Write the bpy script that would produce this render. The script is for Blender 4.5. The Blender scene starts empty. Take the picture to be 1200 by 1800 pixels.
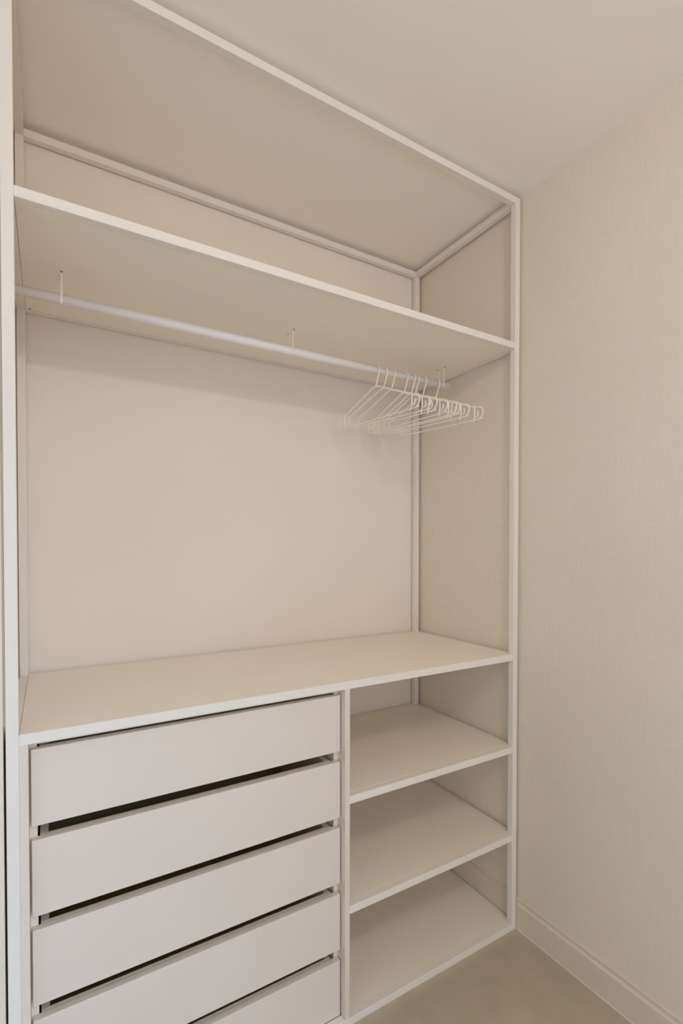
import bpy, bmesh, math
from mathutils import Vector, Matrix

# ------------------------------------------------------------------ camera, world, lights, exposure
SC = bpy.context.scene
COL = SC.collection
R = math.radians

def look_axes(yaw, pitch, roll):
    y, p, r = R(yaw), R(pitch), R(roll)
    f = Vector((math.sin(y) * math.cos(p), math.cos(y) * math.cos(p), math.sin(p)))
    r0 = Vector((math.cos(y), -math.sin(y), 0))
    u0 = r0.cross(f)
    return r0 * math.cos(r) + u0 * math.sin(r), -r0 * math.sin(r) + u0 * math.cos(r), f

cam_data = bpy.data.cameras.new('camera')
cam = bpy.data.objects.new('camera', cam_data)
COL.objects.link(cam)
rt, up, fw = look_axes(30.7586, -0.8917, 0.0406)
m = Matrix((rt, up, -fw)).transposed().to_4x4()
m.translation = Vector((-1.379, -1.1349, 1.3226))
cam.matrix_world = m
cam_data.sensor_fit = 'VERTICAL'
cam_data.sensor_height = 36.0
cam_data.lens = 862.958 / 1800 * 36.0
cam_data.shift_y = 74.4 / 1800
cam_data.clip_start = 0.02
SC.camera = cam

world = bpy.data.worlds.new('world')
SC.world = world
world.use_nodes = True
bg = world.node_tree.nodes['Background']
bg.inputs[0].default_value = (0.55, 0.72, 1.0, 1)
bg.inputs[1].default_value = 1.0

def area(name, loc, target, size, energy, col, shape='DISK', size_y=None):
    d = bpy.data.lights.new(name, 'AREA')
    d.shape = shape
    d.size = size
    if size_y: d.size_y = size_y
    d.energy = energy
    d.color = col
    o = bpy.data.objects.new(name, d)
    COL.objects.link(o)
    o.location = loc
    o.rotation_euler = (Vector(target) - Vector(loc)).to_track_quat('-Z', 'Y').to_euler()
    return o

# round ceiling lamp of the room, a little under two metres in front of the wardrobe
ld = bpy.data.lights.new('ceiling_lamp_light', 'POINT')
ld.energy = 35
ld.color = (1.0, 0.885, 0.77)
ld.shadow_soft_size = 0.06
lo = bpy.data.objects.new('ceiling_lamp_light', ld)
COL.objects.link(lo)
lo.location = (-0.95, -1.6, 2.365)
# light at the wide glazed door in the wall behind the camera: added broad soft fill straight in, bluer sky from above
area('window_fill', (-0.95, -3.22, 1.3), (-0.95, 0, 1.3), 1.7, 31, (1.0, 0.965, 0.925), 'RECTANGLE', 2.25)
area('window_skylight', (0.75, -5.0, 3.5), (-1.5, 0, 0.1), 1.5, 1150, (0.32, 0.60, 1.0), 'RECTANGLE', 2.0)

SC.cycles.diffuse_bounces = 12                        # a pale room: light keeps bouncing
SC.cycles.max_bounces = 14
SC.view_settings.view_transform = 'Standard'
SC.view_settings.look = 'None'
SC.view_settings.gamma = 1.0
SC.view_settings.use_curve_mapping = False
SC.view_settings.exposure = -1.13

# ------------------------------------------------------------------ dimensions (metres)
W, D, T, H = 1.4538, 0.5463, 0.0213, 2.5
ZS, ZC, Z1, Z2 = 2.0139, 0.9553, 0.6378, 0.3326      # tops of upper shelf, counter, two lower shelves
ZCEIL = 2.516
XR = 0.012                                            # face of the right wall
YB = 0.5525                                           # face of the back wall
XLW = -1.4578                                         # face of the alcove's left side
XD0, XD1 = -0.6915, -0.6761                           # divider panel
XP0, XP1 = -W + T, -W + T + 0.0153                    # left side panel of the drawer unit

# ------------------------------------------------------------------ materials
def mat(name, col, rough=0.5, spec=0.5):
    mt = bpy.data.materials.new(name)
    mt.use_nodes = True
    nt = mt.node_tree
    b = nt.nodes['Principled BSDF']
    b.inputs['Base Color'].default_value = (*col, 1)
    b.inputs['Roughness'].default_value = rough
    b.inputs['Specular IOR Level'].default_value = spec
    return mt, nt, b

def add_noise_tint(nt, b, col, scale, amount, detail=4, mapping=None, bump=0.0, bump_dist=0.001):
    """colour varies by a few percent around col, with optional fine relief"""
    tc = nt.nodes.new('ShaderNodeTexCoord')
    mp = nt.nodes.new('ShaderNodeMapping')
    if mapping: mp.inputs['Scale'].default_value = mapping
    nz = nt.nodes.new('ShaderNodeTexNoise')
    nz.inputs['Scale'].default_value = scale
    nz.inputs['Detail'].default_value = detail
    rp = nt.nodes.new('ShaderNodeMapRange')
    rp.inputs['From Min'].default_value = 0.3
    rp.inputs['From Max'].default_value = 0.7
    rp.inputs['To Min'].default_value = 1 - amount
    rp.inputs['To Max'].default_value = 1 + amount
    mul = nt.nodes.new('ShaderNodeVectorMath')
    mul.operation = 'SCALE'
    mul.inputs[0].default_value = col
    nt.links.new(tc.outputs['Object'], mp.inputs[0])
    nt.links.new(mp.outputs[0], nz.inputs['Vector'])
    nt.links.new(nz.outputs['Fac'], rp.inputs['Value'])
    nt.links.new(rp.outputs[0], mul.inputs['Scale'])
    nt.links.new(mul.outputs[0], b.inputs['Base Color'])
    if bump:
        bp = nt.nodes.new('ShaderNodeBump')
        bp.inputs['Strength'].default_value = bump
        bp.inputs['Distance'].default_value = bump_dist
        nt.links.new(nz.outputs['Fac'], bp.inputs['Height'])
        nt.links.new(bp.outputs[0], b.inputs['Normal'])

def painted(name, col, rough, amount=0.015, scale=3, spec=0.5):
    mt, nt, b = mat(name, col, rough, spec)
    add_noise_tint(nt, b, col, scale, amount)
    return mt

def wallpaper(name, col, k=1.0):
    """woven-look wallpaper: fine upright threads and, in patches, level threads"""
    mt, nt, b = mat(name, col, 0.85, 0.25)
    N, L = nt.nodes, nt.links
    tc = N.new('ShaderNodeTexCoord')
    def stretched(sc, scale, det):
        mp = N.new('ShaderNodeMapping'); mp.inputs['Scale'].default_value = sc
        nz = N.new('ShaderNodeTexNoise'); nz.inputs['Scale'].default_value = scale; nz.inputs['Detail'].default_value = det
        L.new(tc.outputs['Object'], mp.inputs[0]); L.new(mp.outputs[0], nz.inputs['Vector'])
        return nz
    up_ = stretched((1, 1, 0.06), 300, 3)
    lv = stretched((0.06, 0.06, 1), 300, 3)
    mask = stretched((1, 1, 1), 17, 2)
    mr = N.new('ShaderNodeMapRange'); mr.inputs['From Min'].default_value = 0.44; mr.inputs['From Max'].default_value = 0.56
    L.new(mask.outputs['Fac'], mr.inputs['Value'])
    mx = N.new('ShaderNodeMix'); mx.data_type = 'FLOAT'
    L.new(mr.outputs[0], mx.inputs[0]); L.new(up_.outputs['Fac'], mx.inputs[2]); L.new(lv.outputs['Fac'], mx.inputs[3])
    big = stretched((1, 1, 1), 2.2, 2)
    a = N.new('ShaderNodeMapRange'); a.inputs['From Min'].default_value = .3; a.inputs['From Max'].default_value = .7
    a.inputs['To Min'].default_value = 1 - 0.022 * k; a.inputs['To Max'].default_value = 1 + 0.017 * k
    L.new(mx.outputs[0], a.inputs['Value'])
    c = N.new('ShaderNodeMapRange'); c.inputs['From Min'].default_value = .3; c.inputs['From Max'].default_value = .7
    c.inputs['To Min'].default_value = 0.98; c.inputs['To Max'].default_value = 1.02
    L.new(big.outputs['Fac'], c.inputs['Value'])
    mu = N.new('ShaderNodeMath'); mu.operation = 'MULTIPLY'
    L.new(a.outputs[0], mu.inputs[0]); L.new(c.outputs[0], mu.inputs[1])
    sc = N.new('ShaderNodeVectorMath'); sc.operation = 'SCALE'; sc.inputs[0].default_value = col
    L.new(mu.outputs[0], sc.inputs['Scale']); L.new(sc.outputs[0], b.inputs['Base Color'])
    bm_ = N.new('ShaderNodeBump'); bm_.inputs['Strength'].default_value = 0.14 * k; bm_.inputs['Distance'].default_value = 0.0006
    L.new(mx.outputs[0], bm_.inputs['Height']); L.new(bm_.outputs[0], b.inputs['Normal'])
    return mt

M = {}
M['paper'] = wallpaper('wallpaper_cream', (0.76, 0.69, 0.605), 1.5)
M['paper_back'] = wallpaper('wallpaper_cream_fine', (0.82, 0.755, 0.685), 0.45)
M['ceil'] = painted('ceiling_paint', (0.915, 0.875, 0.825), 0.9, 0.012, 4, 0.2)
M['frame'] = painted('white_coated_steel', (0.80, 0.76, 0.715), 0.5, 0.012, 6, 0.25)
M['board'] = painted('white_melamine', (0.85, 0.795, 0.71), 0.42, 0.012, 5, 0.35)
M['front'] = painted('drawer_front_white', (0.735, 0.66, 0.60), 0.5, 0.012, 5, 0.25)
M['carcass'] = painted('carcass_white', (0.83, 0.76, 0.63), 0.5, 0.01, 5)
M['inside'] = painted('drawer_inside_brown', (0.58, 0.47, 0.30), 0.7, 0.08, 30)
M['rod'] = painted('rod_white', (0.86, 0.84, 0.86), 0.3, 0.01, 8)
M['hanger'] = painted('hanger_plastic', (0.92, 0.86, 0.79), 0.4, 0.01, 8)
M['metal'] = painted('screw_metal', (0.16, 0.13, 0.10), 0.45, 0.05, 50)
M['strip'] = painted('bracket_strip', (0.88, 0.83, 0.74), 0.4, 0.02, 30)
M['paint'] = painted('white_wall_paint', (0.92, 0.90, 0.87), 0.9)
M['skirt'] = painted('baseboard_paint', (0.70, 0.62, 0.52), 0.5, 0.015, 5)
M['bead'] = painted('light_filler', (0.85, 0.77, 0.66), 0.7, 0.02, 20)
M['caulk'] = painted('caulk', (0.50, 0.43, 0.34), 0.8, 0.04, 20)
mt, nt, b = mat('floor_screed', (0.33, 0.28, 0.21), 0.5, 0.4)
add_noise_tint(nt, b, (0.47, 0.41, 0.31), 11, 0.075, 12, None, 0.1, 0.001)
M['floor'] = mt

# ------------------------------------------------------------------ mesh helpers
def box_bm(x0, x1, y0, y1, z0, z1, bev=0.0, seg=2, bm=None):
    own = bmesh.new()
    vs = bmesh.ops.create_cube(own, size=1)['verts']
    for v in vs:
        v.co = Vector(((x0 + x1) / 2 + v.co.x * (x1 - x0), (y0 + y1) / 2 + v.co.y * (y1 - y0), (z0 + z1) / 2 + v.co.z * (z1 - z0)))
    if bev > 0:
        bmesh.ops.bevel(own, geom=own.edges[:], offset=bev, segments=seg, affect='EDGES', profile=0.5)
    if bm is None: return own
    me = bpy.data.meshes.new('tmp'); own.to_mesh(me); own.free()
    bm.from_mesh(me); bpy.data.meshes.remove(me)
    return bm

def link(name, bm, material, parent=None, smooth=False):
    me = bpy.data.meshes.new(name)
    bm.normal_update()
    bm.to_mesh(me); bm.free()
    me.materials.append(material)
    if smooth:
        for p_ in me.polygons: p_.use_smooth = True
    o = bpy.data.objects.new(name, me)
    COL.objects.link(o)
    if parent is not None:
        o.parent = parent
        pl = Vector((0, 0, 0)); q = parent
        while q is not None:
            pl += q.location; q = q.parent
        for v in me.vertices: v.co -= pl
    return o

def box(name, dims, material, parent=None, bev=0.0):
    return link(name, box_bm(*dims, bev=bev), material, parent)

def tube_bm(path, rad, seg=10, bm=None, closed=False):
    """round wire swept along a list of points"""
    bm = bm or bmesh.new()
    P = [Vector(p_) for p_ in path]
    n = len(P); rings = []
    ref = None
    for i in range(n):
        if closed: t_ = P[(i + 1) % n] - P[i - 1]
        else: t_ = P[min(i + 1, n - 1)] - P[max(i - 1, 0)]
        t_.normalize()
        if ref is None:
            ref = Vector((1, 0, 0)) if abs(t_.x) < 0.8 else Vector((0, 0, 1))
        a = (ref - t_ * ref.dot(t_)).normalized()
        ref = a
        b_ = t_.cross(a)
        rings.append([bm.verts.new(P[i] + (a * math.cos(2 * math.pi * k / seg) + b_ * math.sin(2 * math.pi * k / seg)) * rad) for k in range(seg)])
    for i in range(n if closed else n - 1):
        r0, r1 = rings[i], rings[(i + 1) % n]
        for k in range(seg):
            bm.faces.new((r0[k], r0[(k + 1) % seg], r1[(k + 1) % seg], r1[k]))
    if not closed:
        bm.faces.new(list(reversed(rings[0]))); bm.faces.new(rings[-1])
    bmesh.ops.recalc_face_normals(bm, faces=bm.faces[:])
    return bm

def smooth_path(pts, n=6):
    """Catmull-Rom through the points"""
    P = [Vector(p_) for p_ in pts]; out = []
    for i in range(len(P) - 1):
        a, b_, c, d = P[max(i - 1, 0)], P[i], P[i + 1], P[min(i + 2, len(P) - 1)]
        for k in range(n):
            t_ = k / n
            out.append(0.5 * ((2 * b_) + (-a + c) * t_ + (2 * a - 5 * b_ + 4 * c - d) * t_ ** 2 + (-a + 3 * b_ - 3 * c + d) * t_ ** 3))
    out.append(P[-1])
    return out

def thing(name, label, cat, loc=(0, 0, 0), group=None):
    o = bpy.data.objects.new(name, None)
    o.empty_display_size = 0.05
    COL.objects.link(o)
    o.location = loc
    return tag(o, label, cat, group)

def tag(o, label, cat, group=None):
    o['label'] = label; o['category'] = cat
    if group: o['group'] = group
    return o

def struct(name, bm, material, label=None, cat=None):
    o = link(name, bm, material)
    o['kind'] = 'structure'
    if label: o['label'] = label
    if cat: o['category'] = cat
    return o

# ------------------------------------------------------------------ the room
RX0, RY0 = -3.0, -3.2                                 # left and front faces of the room
TH = 0.12
struct('floor', box_bm(RX0 - TH, XR + TH, RY0 - TH, YB + TH, -0.12, 0.0), M['floor'],
       'grey-brown smooth floor in front of the open wardrobe', 'floor')
struct('ceiling', box_bm(RX0 - TH, XR + TH, RY0 - TH, YB + TH, ZCEIL, ZCEIL + TH), M['ceil'],
       'plain cream painted ceiling above the wardrobe', 'ceiling')
struct('wall_back', box_bm(XLW - 0.02, XR, YB, YB + TH, 0, ZCEIL), M['paper_back'],
       'cream wallpapered wall seen through the open back of the wardrobe', 'wall')
struct('wall_right', box_bm(XR, XR + TH, RY0 - TH, YB + TH, 0, ZCEIL), M['paper'],
       'cream woven-look wallpapered wall right of the wardrobe', 'wall')
struct('wall_left', box_bm(RX0 - TH, XLW, -0.001, YB + TH, 0, ZCEIL), M['paper'],
       'narrow strip of cream wall left of the wardrobe\'s front post', 'wall')
struct('wall_far_left', box_bm(RX0 - TH, RX0, RY0 - TH, -0.001, 0, ZCEIL), M['paint'],
       'white wall on the far left side of the room', 'wall')
wf = box_bm(RX0, -1.9, RY0 - TH, RY0, 0, ZCEIL)
box_bm(-0.08, XR, RY0 - TH, RY0, 0, ZCEIL, bm=wf)
box_bm(-1.9, -0.08, RY0 - TH, RY0, 2.45, ZCEIL, bm=wf)
struct('wall_front', wf, M['paint'], 'white wall behind the camera with a glazed door opening', 'wall')

# baseboard with a moulded top, along the right wall and on behind the wardrobe's open side
prof = [(0.0, 0.0), (0.0, 0.1065), (-0.0035, 0.1065), (-0.0055, 0.1045), (-0.006, 0.100), (-0.0052, 0.094),
        (-0.0062, 0.0895), (-0.0085, 0.087), (-0.010, 0.084), (-0.010, 0.003), (-0.0105, 0.0)]
def skirting(name, label, y0, y1):
    bm = bmesh.new()
    a = [bm.verts.new((XR + px_, y0, z_)) for px_, z_ in prof]
    c = [bm.verts.new((XR + px_, y1, z_)) for px_, z_ in prof]
    n = len(prof)
    for i in range(n):
        bm.faces.new((a[i], a[(i + 1) % n], c[(i + 1) % n], c[i]))
    bm.faces.new(a); bm.faces.new(list(reversed(c)))
    bmesh.ops.recalc_face_normals(bm, faces=bm.faces[:])
    return struct(name, bm, M['skirt'], label, 'baseboard')
skirting('baseboard_right', 'cream moulded baseboard along the foot of the right wall', RY0, YB)
struct('trim_2', box_bm(XR - 0.0122, XR - 0.0102, RY0, -0.0005, 0, 0.0022, 0.0005), M['bead'],
       'thin light bead of filler along the foot of the baseboard', 'trim')
# bead of filler that closes the joint beside the left post above counter height
struct('trim_1', box_bm(XLW, -W - 0.0004, 0.003, 0.012, ZC + 0.02, ZCEIL), M['caulk'],
       'thin beige bead of filler between the left post and the wall', 'trim')

# ------------------------------------------------------------------ wardrobe frame of square tube
fr = thing('wardrobe_frame', 'tall white square-tube steel wardrobe frame standing in the alcove', 'wardrobe', (-W / 2, D / 2, 0))
fb = 0.0012
def tube(name, dims): return box(name, dims, M['frame'], fr, fb)
for x0 in (-W, -T):
    for y0 in (0, D - T):
        tube('post', (x0, x0 + T, y0, y0 + T, 0, H))
xa, xb = -W + T, -T
ya, yb = T, D - T
for top in (H, ZS):                                   # rails around the top and the upper shelf
    tube('rail', (xa, xb, 0, T, top - T, top))
    tube('rail', (xa, xb, D - T, D, top - T, top))
    tube('rail', (-W, xa, ya, yb, top - T, top))
    tube('rail', (xb, 0, ya, yb, top - T, top))
tube('rail', (-W, xa, ya, yb, ZC - T, ZC))            # counter level
tube('rail', (xb, 0, ya, yb, ZC - T, ZC))
tube('rail', (xa, xb, D - T, D, ZC - T, ZC))
tube('rail', (xa, xb, 0, T, 0, T))                    # foot
tube('rail', (xa, xb, D - T, D, 0, T))
tube('rail', (-W, xa, ya, yb, 0, T))
tube('rail', (xb, 0, ya, yb, 0, T))
for top in (Z1, Z2):                                  # lower shelves, right bay
    tube('rail', (XD1, xb, 0, T, top - T, top))
    tube('rail', (XD1, xb, D - T, D, top - T, top))
    tube('rail', (xb, 0, ya, yb, top - T, top))

# ------------------------------------------------------------------ boards
bb = 0.0009
def shelf(name, label, cat, dims, group=None, bev=bb):
    return tag(box(name, dims, M['board'], None, bev), label, cat, group)
up_shelf = thing('shelf', 'long white upper shelf above the clothes rod', 'shelf', ((xa + xb) / 2, D / 2, ZS - T))
GP = 0.0006                                            # joint between board and tube
box('shelf_board', (xa + GP, xb - 0.0014, ya + GP, yb - 0.0020, ZS - T, ZS), M['board'], up_shelf, bb)
def screw_bm(c, r=0.003, h=0.0012):
    bm = bmesh.new()
    bmesh.ops.create_cone(bm, cap_ends=True, segments=12, radius1=r * 0.7, radius2=r, depth=h, matrix=Matrix.Translation(Vector(c)))
    return bm
link('screw', screw_bm((-1.4205, 0.512, ZS - T - 0.0006)), M['metal'], up_shelf)
ct = thing('countertop', 'long off-white counter board over the drawers and lower shelves', 'countertop', ((xa + xb) / 2, D / 2, ZC - T))
box('counter_board', (xa + GP, xb - GP, 0.0022, yb - GP, ZC - T, ZC), M['board'], ct, 0.0006)
box('edge_strip', (xa, xb, 0.0, 0.0022, ZC - T, ZC), M['frame'], ct, 0.0009)
for top, lab in ((Z1, 'white lower shelf board just below the counter, right bay'),
                 (Z2, 'white lower shelf board in the middle of the right bay'),
                 (T, 'white bottom board at floor level of the right bay')):
    shelf('shelf', lab, 'shelf', (XD1, xb - GP, ya + GP, yb - GP, top - T if top > T else 0.004, top), 'lower shelves of the right bay')

# ------------------------------------------------------------------ drawer cabinet
cab = thing('drawer_cabinet', 'white five-drawer cabinet under the counter at the left', 'cabinet', ((XP0 + XD1) / 2, 0.27, T))
ZT = ZC - T                                            # underside of the counter
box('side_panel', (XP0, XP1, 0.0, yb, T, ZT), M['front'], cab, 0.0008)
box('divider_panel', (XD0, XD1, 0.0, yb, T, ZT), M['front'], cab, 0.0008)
YF0, YF1 = 0.0205, 0.0365                              # drawer fronts
CY = 0.0370                                            # front edge of the inner carcass
box('carcass_side', (XP1, -1.4035, CY, yb, T, ZT), M['carcass'], cab, 0.0006)
box('carcass_side', (-0.7060, XD0, CY, yb, T, ZT), M['carcass'], cab, 0.0006)
box('carcass_top', (-1.4035, -0.7060, CY, yb, ZT - 0.0145, ZT), M['carcass'], cab, 0.0006)
box('carcass_bottom', (-1.4035, -0.7060, CY, yb, T, T + 0.006), M['carcass'], cab)
box('carcass_back', (-1.4035, -0.7060, yb - 0.008, yb, T + 0.006, ZT - 0.0145), M['inside'], cab)
FX0, FX1 = -1.4136, -0.6950
BX0, BX1 = -1.3995, -0.7140
drawer_z = [(0.7595, 0.9150), (0.5755, 0.7310), (0.3925, 0.5475), (0.2070, 0.3632), (0.0225, 0.1778)]
for i, (z0, z1) in enumerate(drawer_z):
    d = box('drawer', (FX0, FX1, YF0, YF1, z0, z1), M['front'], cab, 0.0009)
    bz0, bz1 = z0 + 0.012, z1 - 0.0035
    s = 0.015
    box('box_front', (BX0, BX1, YF1, YF1 + 0.011, bz0, z1 - 0.0015), M['carcass'], d, 0.0008)
    for x0 in (BX0, BX1 - s):
        box('box_side', (x0, x0 + s, YF1 + 0.011, yb - 0.03, bz0, bz1), M['carcass'], d, 0.0006)
    box('box_back', (BX0 + s, BX1 - s, yb - 0.03 - s, yb - 0.03, bz0, bz1), M['inside'], d)
    box('box_bottom', (BX0 + s, BX1 - s, YF1 + 0.011, yb - 0.03 - s, bz0, bz0 + 0.006), M['inside'], d)

# ------------------------------------------------------------------ clothes rod hung from the upper shelf
RYC, RZC, RR = 0.268, 1.9320, 0.0125
rod = thing('clothes_rod', 'long round white clothes rod hung under the upper shelf', 'clothes rod', (-0.75, RYC, RZC))
bm = bmesh.new()
x0, x1 = -1.4550, -0.0700
bmesh.ops.create_cone(bm, cap_ends=True, segments=40, radius1=RR, radius2=RR, depth=x1 - x0,
                      matrix=Matrix.Translation(((x0 + x1) / 2, RYC, RZC)) @ Matrix.Rotation(R(90), 4, 'Y'))
bmesh.ops.bevel(bm, geom=[e for e in bm.edges if len(e.link_faces) == 2 and any(len(f_.verts) > 4 for f_ in e.link_faces)],
                offset=0.001, segments=2, affect='EDGES')
o = link('rod', bm, M['rod'], rod, True)
zt = ZS - T
for bx in (-1.3482, -0.7270, -0.1075):
    # saddle strip: foot, leg, half circle under the rod, leg, foot
    rr = RR + 0.0008
    path = [(-rr - 0.010, zt - 0.0008), (-rr - 0.001, zt - 0.0008), (-rr, zt - 0.002), (-rr, RZC)]
    for k in range(1, 12):
        a = math.pi + math.pi * k / 12
        path.append((rr * math.cos(a), RZC + rr * math.sin(a)))
    path += [(rr, RZC), (rr, zt - 0.002), (rr + 0.001, zt - 0.0008), (rr + 0.010, zt - 0.0008)]
    bm = bmesh.new(); w2, th = 0.0023, 0.0005
    rings = []
    for i, (py_, pz_) in enumerate(path):
        a = Vector(path[max(i - 1, 0)]); c = Vector(path[min(i + 1, len(path) - 1)])
        t_ = (c - a).normalized(); n_ = Vector((-t_.y, t_.x)) * th
        rings.append([bm.verts.new((bx + sx * w2, RYC + py_ + sn * n_.x, pz_ + sn * n_.y)) for sx, sn in ((-1, -1), (1, -1), (1, 1), (-1, 1))])
    for r0, r1 in zip(rings[:-1], rings[1:]):
        for k in range(4): bm.faces.new((r0[k], r0[(k + 1) % 4], r1[(k + 1) % 4], r1[k]))
    bm.faces.new(rings[0]); bm.faces.new(rings[-1])
    bmesh.ops.recalc_face_normals(bm, faces=bm.faces[:])
    br = link('bracket', bm, M['strip'], rod)
    for s in (-1, 1):
        link('screw', screw_bm((bx, RYC + s * (rr + 0.006), zt - 0.0018), 0.0032), M['metal'], br)

# ------------------------------------------------------------------ hangers
WR = 0.0022
def make_hanger():
    """origin on top of the rod; local -Y is the front tip; the neck hangs below"""
    root = thing('hanger', '', 'clothes hanger')
    nz = -0.0710                                       # neck below the hook's top
    hk = [(0, 0, nz), (0, -0.004, nz + 0.010), (0, -0.011, nz + 0.028), (0, -0.0165, nz + 0.043)]
    rc, zc = 0.0185, -0.0185
    for k in range(0, 13):
        a = math.pi - math.pi * 1.08 * k / 12
        hk.append((0, rc * math.cos(a), zc + rc * math.sin(a)))
    bm = tube_bm(smooth_path(hk, 4), WR)
    link('hook', bm, M['hanger'], root, True)
    bm = bmesh.new()
    half = [(0.0, nz), (0.018, nz - 0.0045), (0.045, nz - 0.016), (0.10, nz - 0.040), (0.150, nz - 0.061), (0.176, nz - 0.0680),
            (0.191, nz - 0.0720), (0.199, nz - 0.081), (0.2, nz - 0.090), (0.196, nz - 0.101), (0.186, nz - 0.108), (0.168, nz - 0.112)]
    loop = [(0, -u, z_) for u, z_ in half] + [(0, u, z_) for u, z_ in reversed(half[1:])]
    sp = smooth_path(loop + [loop[0]], 5)[:-1]
    tube_bm(sp, WR, 8, bm, closed=True)
    link('shoulder_frame', bm, M['hanger'], root, True)
    for s in (-1, 1):
        p_ = smooth_path([(0, s * 0.166, nz - 0.066), (0, s * 0.1675, nz - 0.086), (0, s * 0.1655, nz - 0.104), (0, s * 0.162, nz - 0.120)], 4)
        bm = tube_bm(p_, WR, 8)
        tube_bm(smooth_path([(0, s * 0.1675, nz - 0.103), (0, s * 0.176, nz - 0.102), (0, s * 0.181, nz - 0.093), (0, s * 0.179, nz - 0.082)], 4), WR * 0.9, 8, bm)
        link('strap_hook', bm, M['hanger'], root, True)
    return root

hx = [-0.4070, -0.3740, -0.3400, -0.2830, -0.2510, -0.2330, -0.1990, -0.1360]
tip = [-0.3767, -0.3301, -0.305, -0.2611, -0.2198, -0.2057, -0.1616, -0.0958]
labs = ['white plastic hanger nearest the middle of the rod, leftmost of the eight',
        'second white plastic hanger from the left on the rod',
        'third white plastic hanger from the left on the rod',
        'fourth white plastic hanger from the left, after a wider gap',
        'fifth white plastic hanger from the left, close behind the fourth',
        'third white plastic hanger from the rod\'s right end',
        'second white plastic hanger from the rod\'s right end',
        'white plastic hanger nearest the rod\'s right end, set apart from the rest']
proto = make_hanger()
hangers = [proto]
for i in range(1, 8):
    c = proto.copy(); COL.objects.link(c)
    for ch in list(proto.children):
        k = ch.copy(); COL.objects.link(k); k.parent = c
    hangers.append(c)
for i, h_ in enumerate(hangers):
    h_.location = (hx[i], RYC, RZC + RR + WR + 0.0002)
    h_.rotation_euler = (0, 0, math.asin((tip[i] - hx[i]) / 0.2))
    h_['label'] = labs[i]; h_['group'] = 'white plastic hangers on the rod'
